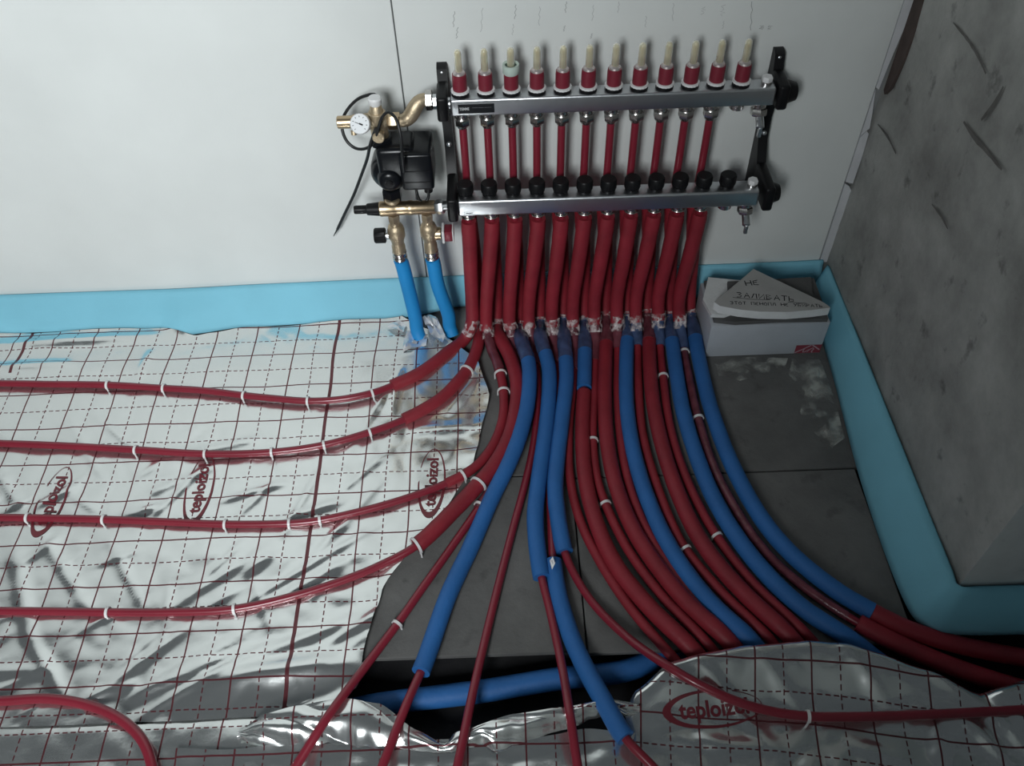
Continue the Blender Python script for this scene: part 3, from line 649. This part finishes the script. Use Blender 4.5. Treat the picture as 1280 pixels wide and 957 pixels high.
# flow meters (template data shared)
def flow_meter(i):
    x = .05*i; o = Vector((x, YUP, .624))
    fm = MB().lathe(o, (0, 0, 1), [(0, .0150), (.003, .0158), (.0065, .0150), (.0066, .0135), (.012, .0142), (.036, .0142), (.0435, .0134), (.0445, .011)], 22).build('flow_meter', REDP, UM)
    MB().knurl(o+Vector((0, 0, .0065)), o+Vector((0, 0, .0115)), .0182, 16, .05).build('base_ring', WHITEP, fm)
    MB().lathe(o, (0, 0, 1), [(0, .0176), (.0062, .0176)], 22).build('seal', BLACKP, fm)
    if i == 2:
        MB().lathe(o, (0, 0, 1), [(.040, .0132), (.044, .0162), (.056, .0165), (.060, .0160), (.0595, .0120), (.050, .0105)], 22, cap=False).build('protective_cap', PALEG, fm)
        MB().lathe(o, (0, 0, 1), [(.047, .0125), (.057, .0120), (.0575, .0072)], 18).build('cap_insert', DGREEN, fm)
    else:
        MB().lathe(o, (0, 0, 1), [(.0440, .0122), (.0475, .0112), (.0490, .0090), (.0500, .0080)], 20).build('neck', LABELP, fm)
    MB().lathe(o, (0, 0, 1), [(.050, .0070), (.0525, .0074), (.084, .0072), (.0885, .0066), (.092, .0048), (.0935, .002)], 18).build('sight_glass', CLEARY, fm)
    MB().lathe(o, (0, 0, 1), [(.05, .0028), (.076, .0028), (.078, .004), (.080, .004)], 10).build('float', BRASSC, fm)
for i in range(12): flow_meter(i)
def outlet(parent, x, y, z, up, open_=True):
    b = MB().lathe((x, y, z+.001), (0, 0, -1), [(0, .0135), (.004, .0142), (.0055, .0128), (.012, .0128), (.0125, .0152), (.014, .016)], 22).build('outlet_fitting', NICKEL, parent)
    if up: MB().hexn((x, y, z-.011), (x, y, z-.030), .0158).build('nut', NICKEL, b); MB().cyl((x, y, z-.029), (x, y, z-.036), .0118, .0105).build('collar', NICKEL, b)
    return b
for i in range(11): outlet(UM, .05*i, YUP, ZUP, True); outlet(LM, .05*i, YLO, ZLO, False)
for par, y, z in ((UM, YUP, ZUP), (LM, YLO, ZLO)):
    b = MB().cyl((.55, y, z+.001), (.55, y, z-.014), .0145).hexn((.55, y, z-.013), (.55, y, z-.019), .0062).build('blind_plug', NICKEL, par, 'dull nickel plug closing the last outlet')
    v = MB().cyl((.596, y, z+.001), (.596, y, z-.016), .013).hexn((.596, y, z-.015), (.596, y-.004, z-.030), .017).build('drain_valve', NICKEL, par)
    MB().cyl((.597, y-.008, z-.027), (.597, y-.030, z-.043), .0085).build('spout', ZINC, v); MB().rbox((.5935, y-.036, z-.062), (.6005, y-.028, z-.040), .001, 1).build('tap_key', ZINC, v)
    zt = z+.037 if par is UM else z+.039
    v = MB().cyl((.600, y, zt-.001), (.600, y, zt+.006), .0105).build('air_vent', NICKEL, par); MB().hexn((.600, y, zt+.005), (.600, y, zt+.016), .0108).build('vent_plug', WHITEP, v)
for i in range(12):
    x = .05*i-.0024
    c = MB().lathe((x, YLO+.003, .420), (0, 0, 1), [(0, .0148), (.006, .0150), (.0065, .0165)], 24).build('valve_cap', BLACKP, LM)
    MB().knurl((x, YLO+.003, .4265), (x, YLO+.003, .4485), .0172, 20, .05).build('cap_grip', BLACKP, c)
# label plate
def on_front(V_, F_, nm, m, parent, cx, cz, y): return mesh_obj(nm, [Vector((cx+v.x, y, cz+v.y)) for v in V_], F_, m, parent)
lp = MB().rbox((-.0055, -.0924, .5945), (.0655, -.0913, .6145), .0004, 1).build('label_plate', LABELB, UM, 'black label plate with pale lettering')
V_, F_ = text_data('TIEMME', .0082, .0002); k = .019/(max(v.x for v in V_)-min(v.x for v in V_)); V_ = [Vector((v.x*k, v.y, 0)) for v in V_]
on_front(V_, F_, 'lettering', LABELW, lp, .0065, .6045, -.0927)
b = MB()
for x0, x1, z in ((.022, .033, .6062), (.0345, .0445, .6062), (.046, .060, .6062)): b.box((x0, -.0927, z), (x1, -.0925, z+.0011))
b.build('small_print', LABELG, lp)
st = MB()
for a, c in (((-.0115, .3845), (.0145, .3845)), ((.0145, .3845), (.0145, .3945)), ((.0145, .3945), (-.0115, .3945)), ((-.0115, .3945), (-.0115, .3845))):
    st.stroke([(a[0], -.1431, a[1]), (c[0], -.1431, c[1])], .0014, (0, -1, 0))
st = st.build('stamped_frame', LABELW, LM, 'stamped maker frame')
on_front([Vector((v.x*1.0, v.y*.75, 0)) for v in V_], F_, 'lettering', LABELG, st, .0015, .3895, -.1432)

# ------------------------------------------------------------------ brackets
def bracket(x, sg, label, xlo, top):
    t = thing('manifold_bracket', (x, -.01, .32), label, 'bracket')
    n = 20; V_, F_ = [], []
    P = [(-.010, top), (-.022, top-.004), (-.030, top-.03), (-.040, .60), (-.034, .56), (-.026, .52), (-.030, .47), (-.052, .43), (-.066, .41), (-.066, .36), (-.04, .325), (-.010, .318)]
    poly = [(y, z) for y, z in P]
    wdt = .020
    skew = lambda z: (xlo-x)*(top-z)/(top-.32)
    V_ = [Vector((x+skew(z)-wdt/2, y, z)) for y, z in poly]+[Vector((x+skew(z)+wdt/2, y, z)) for y, z in poly]; m = len(poly)
    V_ += [Vector((x+skew(z)-wdt/2, -.0005, z)) for y, z in poly]+[Vector((x+skew(z)+wdt/2, -.0005, z)) for y, z in poly]
    F_ = [(k, k+1, m+k+1, m+k) for k in range(m-1)]+[(2*m+k, k, k+1, 2*m+k+1)[::-1] for k in range(m-1)]+[(m+k, 3*m+k, 3*m+k+1, m+k+1)[::-1] for k in range(m-1)]+[(0, m, 3*m, 2*m), (m-1, 2*m+m-1, 4*m-1, 2*m-1)]
    mesh_obj('bracket_arm', V_, F_, BLACKP, t, sharp=30)
    MB().rbox((x-.011, -.0985, ZUP-.008), (x+.011, -.03, .632), .006, 3).build('clamp', BLACKP, t)
    MB().rbox((xlo-.011, -.150, ZLO-.010), (xlo+.011, -.05, .429), .006, 3).build('clamp', BLACKP, t)
    if sg > 0:
        MB().cyl((x+.006, -.0715, .6055), (x+.030, -.0715, .6055), .025, .018).build('end_knob', BLACKP, t); MB().cyl((xlo+.006, -.122, .40), (xlo+.026, -.122, .40), .024, .018).build('end_knob', BLACKP, t)
    else:
        for yy, zz, xx in ((-.0715, .6055, x), (-.122, .4005, xlo)): MB().cyl((xx-.012, yy, zz), (xx+.02, yy, zz), .0125).build('pipe_stub', ZINC, t)
    for z, yo in ((top-.012, -.0205), (.485, -.0295)):
        xx = x+skew(z); MB().lathe((xx, yo+.003, z), (0, -1, 0), [(0, .0056), (.004, .0056), (.0062, .004), (.0072, .0015)], 12).build('screw', ZINC, t)
bracket(-.0365, -1, 'black manifold bracket beside the pump group', -.031, .655)
bracket(.632, 1, 'black manifold bracket at the plugged manifold ends', .634, .662)

# ------------------------------------------------------------------ pump group
Y0 = -.092
# upper mixing body
t = thing('mixing_valve', (-.16, Y0, .54), 'brass mixing valve with round white thermometer and white vent cap', 'valve')
b = MB().cyl((-.1655, Y0, .545), (-.1655, Y0, .606), .0175).cyl((-.1655, Y0, .604), (-.1655, Y0, .622), .0135, .0105)
b.lathe((-.1655, Y0, .585), (-1, 0, 0), [(-.022, .010), (-.015, .0155), (.012, .017), (.03, .015), (.036, .012)], 22); b.build('valve_body', BRASSC, t)
MB().cyl((-.1655, Y0-.012, .565), (-.1655, Y0-.030, .565), .012).build('side_boss', BRASSC, t)
MB().lathe((-.1655, Y0, .620), (0, 0, 1), [(0, .0100), (.003, .0125), (.014, .0135), (.017, .0115)], 22).build('vent_cap', WHITEP, t)
b = MB().hexn((-.203, Y0, .585), (-.216, Y0, .585), .014).cyl((-.214, Y0, .585), (-.246, Y0, .585), .0125); b.build('side_port', BRASS, t)
MB().lathe((-.216, Y0-.004, .568), (0, -.4, -1), [(0, .006), (.008, .006), (.009, .004)], 12).build('drain_screw', BRASSC, t)
MB().hexn((-.146, Y0, .584), (-.122, Y0, .584), .0165).build('union_nut', BRASS, t); MB().cyl((-.150, Y0, .584), (-.144, Y0, .584), .012).build('collar', ZINC, t)
Q = catmull([(-.124, Y0, .584), (-.112, Y0, .585), (-.101, Y0+.003, .592), (-.091, Y0+.007, .606), (-.082, Y0+.011, .616), (-.074, Y0+.014, .619), (-.066, Y0+.016, .6195)], .004)
MB().tube(Q, [.0118+.0035*math.sin(PI*k/(len(Q)-1)) for k in range(len(Q))], 18).build('offset_elbow', BRASSC, t)
b = MB().hexn((-.070, -.0735, .6155), (-.055, -.0735, .6155), .0195); b.build('union_nut', NICKEL, t); MB().hexn((-.056, -.0725, .611), (-.046, -.0725, .611), .0145).build('union_nut', ZINC, t)
# thermometer, facing out and a little up
gc = Vector((-.1960, Y0-.030, .5985)); gd = Vector((-.10, -.78, .55)).normalized()
g = MB().lathe(gc-gd*.008, gd, [(0, .016), (.002, .0195), (.010, .0200), (.0125, .0190), (.0115, .0178)], 30).build('thermometer', WHITEP, t, 'white round thermometer')
MB().lathe(gc-gd*.03, gd, [(0, .008), (.024, .008)], 14).build('stem', BRASS, g)
MB().lathe(gc+gd*.0030, gd, [(0, .0178), (.0006, .0178)], 30).build('dial', DIAL, g)
rx = Vector((1, 0, 0)); ry = gd.cross(rx).normalized(); rx = ry.cross(gd).normalized(); gp = gc+gd*.0042
b = MB(); b.stroke([gp+rx*-.0095+ry*.0035, gp+rx*.005-ry*.0022], .0011, gd); b.stroke([gp+rx*-.001+ry*.0006, gp+rx*.006-ry*.0026], .0030, gd); b.build('needle', INK, g)
b = MB()
for k in range(9):
    a = R(225-270*k/8); b.stroke([gp+(rx*math.cos(a)+ry*math.sin(a))*.0125, gp+(rx*math.cos(a)+ry*math.sin(a))*.0152], .0011, gd)
b.build('dial_marks', INK, g)
# pump
t = thing('circulation_pump', (-.14, Y0, .41), 'black circulation pump between the brass fittings', 'pump')
MB().rbox((-.130, -.140, .449), (-.0640, -.050, .536), .007, 3).build('motor_housing', PUMPB, t)
MB().rbox((-.176, -.130, .470), (-.098, -.056, .543), .012, 3).build('terminal_box', PUMPB, t)
MB().lathe((-.155, -.045, .470), (0, -1, 0), [(0, .034), (.006, .040), (.04, .042), (.060, .040), (.070, .034), (.074, .027), (.076, .025), (.088, .023), (.093, .018), (.095, .010)], 32).build('volute', PUMPB, t)
MB().lathe((-.155, -.139, .470), (0, -1, 0), [(0, .0085), (.0035, .0080), (.0045, .005)], 24).build('vent_plug', BLACKP, t)
for k in range(2):
    MB().rbox((-.122, -.1412, .470+k*.026), (-.070, -.1390, .472+k*.026), .0008, 1).build('housing_seam', BLACKP, t)
MB().hexn((-.160, Y0, .395), (-.160, Y0, .425), .0215).build('flange_nut', PUMPB, t); MB().hexn((-.163, Y0, .53), (-.163, Y0, .552), .0225).build('flange_nut', PUMPB, t)
MB().cyl((-.081, -.10, .418), (-.081, -.10, .436), .009).build('cable_gland', BLACKP, t)
Q = catmull([(-.081, -.10, .420), (-.083, -.104, .405), (-.091, -.108, .396), (-.101, -.108, .402), (-.106, -.106, .425), (-.104, -.110, .44)], .004); MB().tube(Q, .0032, 10).build('power_lead', CABLE, t)
# lower tee with its two ball valves
t = thing('brass_tee', (-.13, -.112, .36), 'horizontal brass tee under the pump with black end valve', 'fitting')
YT = -.112
MB().lathe((-.190, YT, .386), (1, 0, 0), [(0, .0135), (.003, .0165), (.030, .0165), (.034, .0150), (.060, .0150), (.064, .0162), (.070, .0162), (.074, .0150), (.118, .0150), (.124, .012)], 24).build('tee_body', BRASS, t)
MB().lathe((-.160, Y0-.012, .392), (0, 0, 1), [(0, .017), (.012, .0165), (.014, .0145)], 22).build('pump_stub', BRASSC, t)
MB().cyl((-.188, YT, .386), (-.216, YT, .386), .0150, .0125).build('end_valve', BLACKP, t); MB().knurl((-.214, YT, .386), (-.243, YT, .386), .0095, 10, .1).build('valve_grip', BLACKP, t)
MB().hexn((-.068, YT-.003, .388), (-.050, YT-.006, .391), .0155).build('union_nut', ZINC, t); MB().cyl((-.052, YT-.006, .393), (-.040, YT-.008, .396), .0105).build('nipple', ZINC, t)
for x, sg, lab_ in ((-.161, -1, 'brass drop valve with black knob above a blue supply pipe'), (-.0895, 1, 'brass drop valve with red knob above a blue supply pipe')):
    v = thing('drop_valve', (x, YT, .25), lab_, 'valve')
    b = MB().hexn((x, YT, .370), (x, YT, .352), .0130).lathe((x, YT, .355), (0, 0, -1), [(0, .0112), (.012, .0112), (.015, .0155), (.026, .0190), (.042, .0190), (.052, .0155), (.066, .0130), (.070, .0150), (.088, .0150), (.090, .0125)], 22); b.build('valve_body', BRASSC, v)
    if sg < 0:
        MB().cyl((x-.012, YT, .314), (x-.026, YT, .314), .0085).build('spindle', ZINC, v); MB().knurl((x-.024, YT, .314), (x-.049, YT, .314), .0172, 12, .06).build('knob', BLACKP, v)
    else:
        MB().cyl((x+.012, YT, .314), (x+.026, YT, .314), .0145).build('bonnet', BRASS, v); MB().cyl((x+.025, YT, .314), (x+.029, YT, .314), .012).build('seal', BLACKP, v)
        MB().rbox((x+.0285, YT-.017, .298), (x+.0345, YT+.017, .331), .002, 2).build('knob_collar', WHITEP, v); MB().rbox((x+.034, YT-.015, .301), (x+.052, YT+.015, .328), .003, 2).build('knob', REDP, v); MB().rbox((x+.0515, YT-.016, .299), (x+.0545, YT+.016, .330), .001, 1).build('knob_end', WHITEP, v)
    MB().lathe((x, YT, .270), (0, 0, -1), [(0, .0130), (.003, .0165), (.006, .0165), (.007, .0148), (.014, .0148), (.015, .0168), (.022, .0168), (.024, .0125), (.03, .0105)], 20).build('press_fitting', NICKEL, v)
for nm, x, q1, q2, lb in (('a', -.161, (508, 350), (521, 411), 'bright blue supply pipe under the black knob valve'), ('b', -.0895, (547, 355), (562, 407), 'bright blue supply pipe under the red knob valve')):
    e = at(*q2, z=.030); m_ = at(*q1, Y=YT-.004)
    Q = catmull([(x, YT, .244), (x+.002, YT, .230), m_, e+Vector((0, .004, .03)), e, e+Vector((.006, -.012, -.022))], .008)
    t = thing('supply_pipe', (e.x, e.y, 0), lb, 'pipe'); MB().tube(Q, .0164, 18, rv=.012).build('blue_sleeve', BLUEB, t)
    MB().lathe(Q[0]+Vector((0, 0, .010)), (0, 0, -1), [(0, .0100), (.02, .0100)], 14).build('pipe_core', ZINC, t)
# sensor cable
def px3(L_): return [at(a, b, Y=y) for a, b, y in L_]
Q = catmull(px3([(505, 215, -.155), (503, 195, -.160), (500, 165, -.150), (494, 147, -.135), (486, 140, -.125), (478, 146, -.118), (472, 164, -.122), (466, 180, -.105), (455, 186, -.095), (444, 185, -.085), (434, 177, -.078), (428, 163, -.07), (428, 150, -.06), (435, 136, -.055), (447, 124, -.055), (459, 119, -.06), (468, 118, -.065), (475, 122, -.068)]), .006)
t = thing('sensor_cable', (-.19, -.05, .3), 'black sensor cable looped around the white thermometer', 'cable')
MB().tube(Q, .0032, 10).build('cable_loop', CABLE, t)
Q = catmull(px3([(470, 160, -.118), (463, 180, -.11), (459, 198, -.09), (452, 218, -.07), (442, 244, -.05), (431, 267, -.035), (422, 286, -.022)]), .006); b = MB().tube(Q, .0034, 10)
b.build('cable_tail', CABLE, t); MB().tube([Q[-1], at(417, 295, Y=-.018)], [.0024, .0008], 8).build('cable_tip', CABLE, t)

# ------------------------------------------------------------------ torn foil scraps and clear film
def scrap(name, pts, z, amp, m, label, seed, cat='foil scrap', n=12):
    Q = [at(*q, z=z) for q in pts]; c = sum(Q, Vector())/len(Q); V_ = [Vector((c.x, c.y, z+amp*.6))]; F_ = []; K = len(Q); rings = 4
    for r in range(1, rings+1):
        for k in range(K*3):
            a, b_ = Q[k//3], Q[(k//3+1) % K]; p = a.lerp(b_, (k % 3)/3); p = c.lerp(p, r/rings)
            V_.append(Vector((p.x, p.y, z+amp*(.5+noise.noise(Vector((p.x*38, p.y*38, seed)))+.5*noise.noise(Vector((p.x*90, p.y*90, seed)))))))
    m_ = K*3
    F_ += [(0, 1+k, 1+(k+1) % m_) for k in range(m_)]
    for r in range(rings-1):
        for k in range(m_): F_.append((1+r*m_+k, 1+(r+1)*m_+k, 1+(r+1)*m_+(k+1) % m_, 1+r*m_+(k+1) % m_))
    return tag(mesh_obj(name, V_, F_, m, sharp=25), label, cat)
scrap('foil_scrap', [(505, 428), (510, 416), (525, 415), (535, 422), (533, 433), (518, 436), (504, 441)], .014, .010, SCRAP, 'crumpled white foil scrap below the black knob supply pipe', 1)
scrap('foil_scrap', [(529, 402), (536, 395), (545, 398), (552, 411), (557, 422), (553, 430), (538, 420)], .026, .014, SCRAP, 'crumpled white foil scrap between the two blue supply pipes', 2)
scrap('foil_scrap', [(483, 408), (500, 402), (508, 406), (505, 417), (492, 412)], .014, .008, SCRAP, 'small foil corner lifted against the blue wall strip', 3)
scrap('clear_film', [(892, 450), (935, 447), (985, 448), (980, 462), (960, 470), (925, 476), (898, 470)], .0026, .006, CLEARF, 'crinkled clear film bit on the grey board below the foam block', 4, 'clear film')
scrap('clear_film', [(990, 450), (1024, 449), (1034, 475), (1044, 505), (1056, 548), (1040, 560), (1015, 540), (1000, 515), (1006, 490), (985, 470)], .0026, .007, CLEARF, 'crinkled clear film bit on the grey board along the blue pier strip', 9, 'clear film')
scrap('foil_scrap', [(687, 700), (691, 695), (694, 704), (690, 712)], .045, .004, SCRAP, 'tiny foil flake stuck between the cut blue sleeves', 6)

# ------------------------------------------------------------------ foam block, offcuts and the written sign
bl = MB().rbox((.545, -.2235, .0005), (.820, -.075, .1040), .002, 2).build('foam_block', XPSM); tag(bl, 'pale grey insulation block with a red logo on its front', 'foam block')
YBk = -.2241; a = at(992, 443, Y=YBk); c = at(1029, 430.5, Y=YBk)
x0, x1, z0, z1 = a.x, min(c.x, .819), max(a.z, .003), c.z
lg = MB().box((x0, YBk-.0003, z0), (x1, YBk+.0008, z1)).build('printed_logo', LOGOR, bl, 'red logo panel')
b = MB(); W_, H_ = x1-x0, z1-z0; P = lambda u, v: (x0+W_*u, YBk-.0006, z0+H_*v)
b.stroke([P(0, .08), P(.28, .5), P(.58, 1.0)], .0030, (0, -1, 0)); b.stroke([P(.62, 1.0), P(.78, .72), P(.95, .38)], .0034, (0, -1, 0))
b.stroke([P(.36, .62), P(.32, .3), P(.34, .12), P(.42, .2), P(.52, .5), P(.48, .12), P(.58, .5), P(.68, .64), P(.72, .5), P(.66, .2), P(.70, .05)], .0028, (0, -1, 0)); b.build('logo_mark', LOGOW, lg)
def offcut(P, z0, z1, m, label, tilt=(0, 0)):
    o = MB().prism([(x, y, z0+tilt[0]*(x-.68)+tilt[1]*(y+.15)) for x, y in P], (0, 0, z1-z0)).build('board_offcut', m); return tag(o, label, 'board offcut')
offcut([(.552, -.212), (.60, -.222), (.70, -.219), (.812, -.222), (.815, -.085), (.552, -.08)], .1045, .1150, DARKB, 'dark ragged board offcut lying directly on the pale block')
offcut([(.534, -.155), (.545, -.205), (.575, -.208), (.66, -.17), (.66, -.10), (.56, -.08)], .1155, .1260, GYPS, 'white gypsum offcut poking out under the written sign')
offcut([(.600, -.105), (.590, -.17), (.66, -.205), (.78, -.20), (.80, -.10)], .1262, .1330, DARKB, 'thin dark offcut hidden right below the written sign')
# sign board
SZ = .1575
tri = [at(942, 336, z=SZ), at(893, 377, z=SZ), at(900, 382, z=SZ), at(925, 386.5, z=SZ), at(950, 389, z=SZ), at(985, 389.5, z=SZ), at(1015, 387, z=SZ), at(1038, 384, z=SZ), at(1030, 378, z=SZ)]
tri = [tri[0]]+tri[1:]
sgn = thing('sign_board', (.68, -.17, .134), 'triangular drywall offcut handwritten in black marker on the stack', 'sign')
MB().prism([p-Vector((0, 0, .0235)) for p in tri], (0, 0, .0225)).build('gypsum_core', GYPS, sgn)
MB().prism([p-Vector((0, 0, .0010)) for p in tri], (0, 0, .0010)).build('paper_face', GREYB, sgn)
GL = {'Н': [[(0, 0), (0, 1)], [(0, .5), (.6, .5)], [(.6, 0), (.6, 1)]], 'Е': [[(.55, .95), (.05, .8), (0, .1), (.5, 0)], [(.02, .5), (.4, .52)]], 'З': [[(0, .9), (.35, 1), (.5, .8), (.2, .55), (.5, .35), (.4, .05), (0, 0)]],
      'А': [[(0, 0), (.3, 1), (.6, 0)], [(.12, .4), (.5, .4)]], 'Л': [[(0, 0), (.25, .95), (.5, .95), (.55, 0)]], 'И': [[(0, 1), (0, 0), (.55, 1), (.55, 0)]], 'В': [[(0, 0), (0, 1), (.45, .85), (.1, .55), (.55, .3), (0, 0)]],
      'Т': [[(0, 1), (.6, 1)], [(.3, 1), (.3, 0)]], 'Ь': [[(0, 1), (0, 0), (.45, .05), (.45, .4), (0, .45)]], 'Э': [[(0, .9), (.4, 1), (.55, .5), (.35, 0), (0, .05)], [(.15, .5), (.55, .5)]], 'О': [[(.3, 1), (0, .6), (.1, .05), (.45, .05), (.55, .6), (.3, 1)]],
      'П': [[(0, 0), (0, 1), (.55, 1), (.55, 0)]], 'У': [[(0, 1), (.3, .45)], [(.6, 1), (.15, 0)]], 'Б': [[(.5, 1), (0, 1), (0, 0), (.45, .05), (.45, .45), (0, .5)]], 'Р': [[(0, 0), (0, 1), (.5, .85), (.45, .55), (0, .5)]]}
def write(txt, qa, qb, h, wid):
    a, c = at(*qa, z=SZ+.0004), at(*qb, z=SZ+.0004); u = (c-a); adv = u.length/len(txt); u.normalize(); v = Vector((-u.y, u.x, 0))
    for i, ch in enumerate(txt):
        if ch == ' ': continue
        b = MB()
        for st_ in GL[ch]:
            b.stroke([a+u*(adv*(i+x_*1.25))+v*(h*y_) for x_, y_ in st_], wid, (0, 0, 1))
        b.build('letter', INK, sgn)
write('НЕ', (933, 357), (952, 355.5), .017, .0023)
write('ЗАЛИВАТЬ', (921, 371), (996, 377), .016, .0021)
write('ЭТОТ ПЕНОПЛ НЕ УБИРАТЬ', (913, 380), (1030, 384), .0095, .0016)
b = MB(); b.stroke([at(*q, z=SZ+.0004) for q in ((916, 371.5), (940, 374), (963, 374.5))], .0013, (0, 0, 1)); b.stroke([at(*q, z=SZ+.0004) for q in ((985, 377.5), (1008, 379))], .0013, (0, 0, 1)); b.build('underline', INK, sgn)
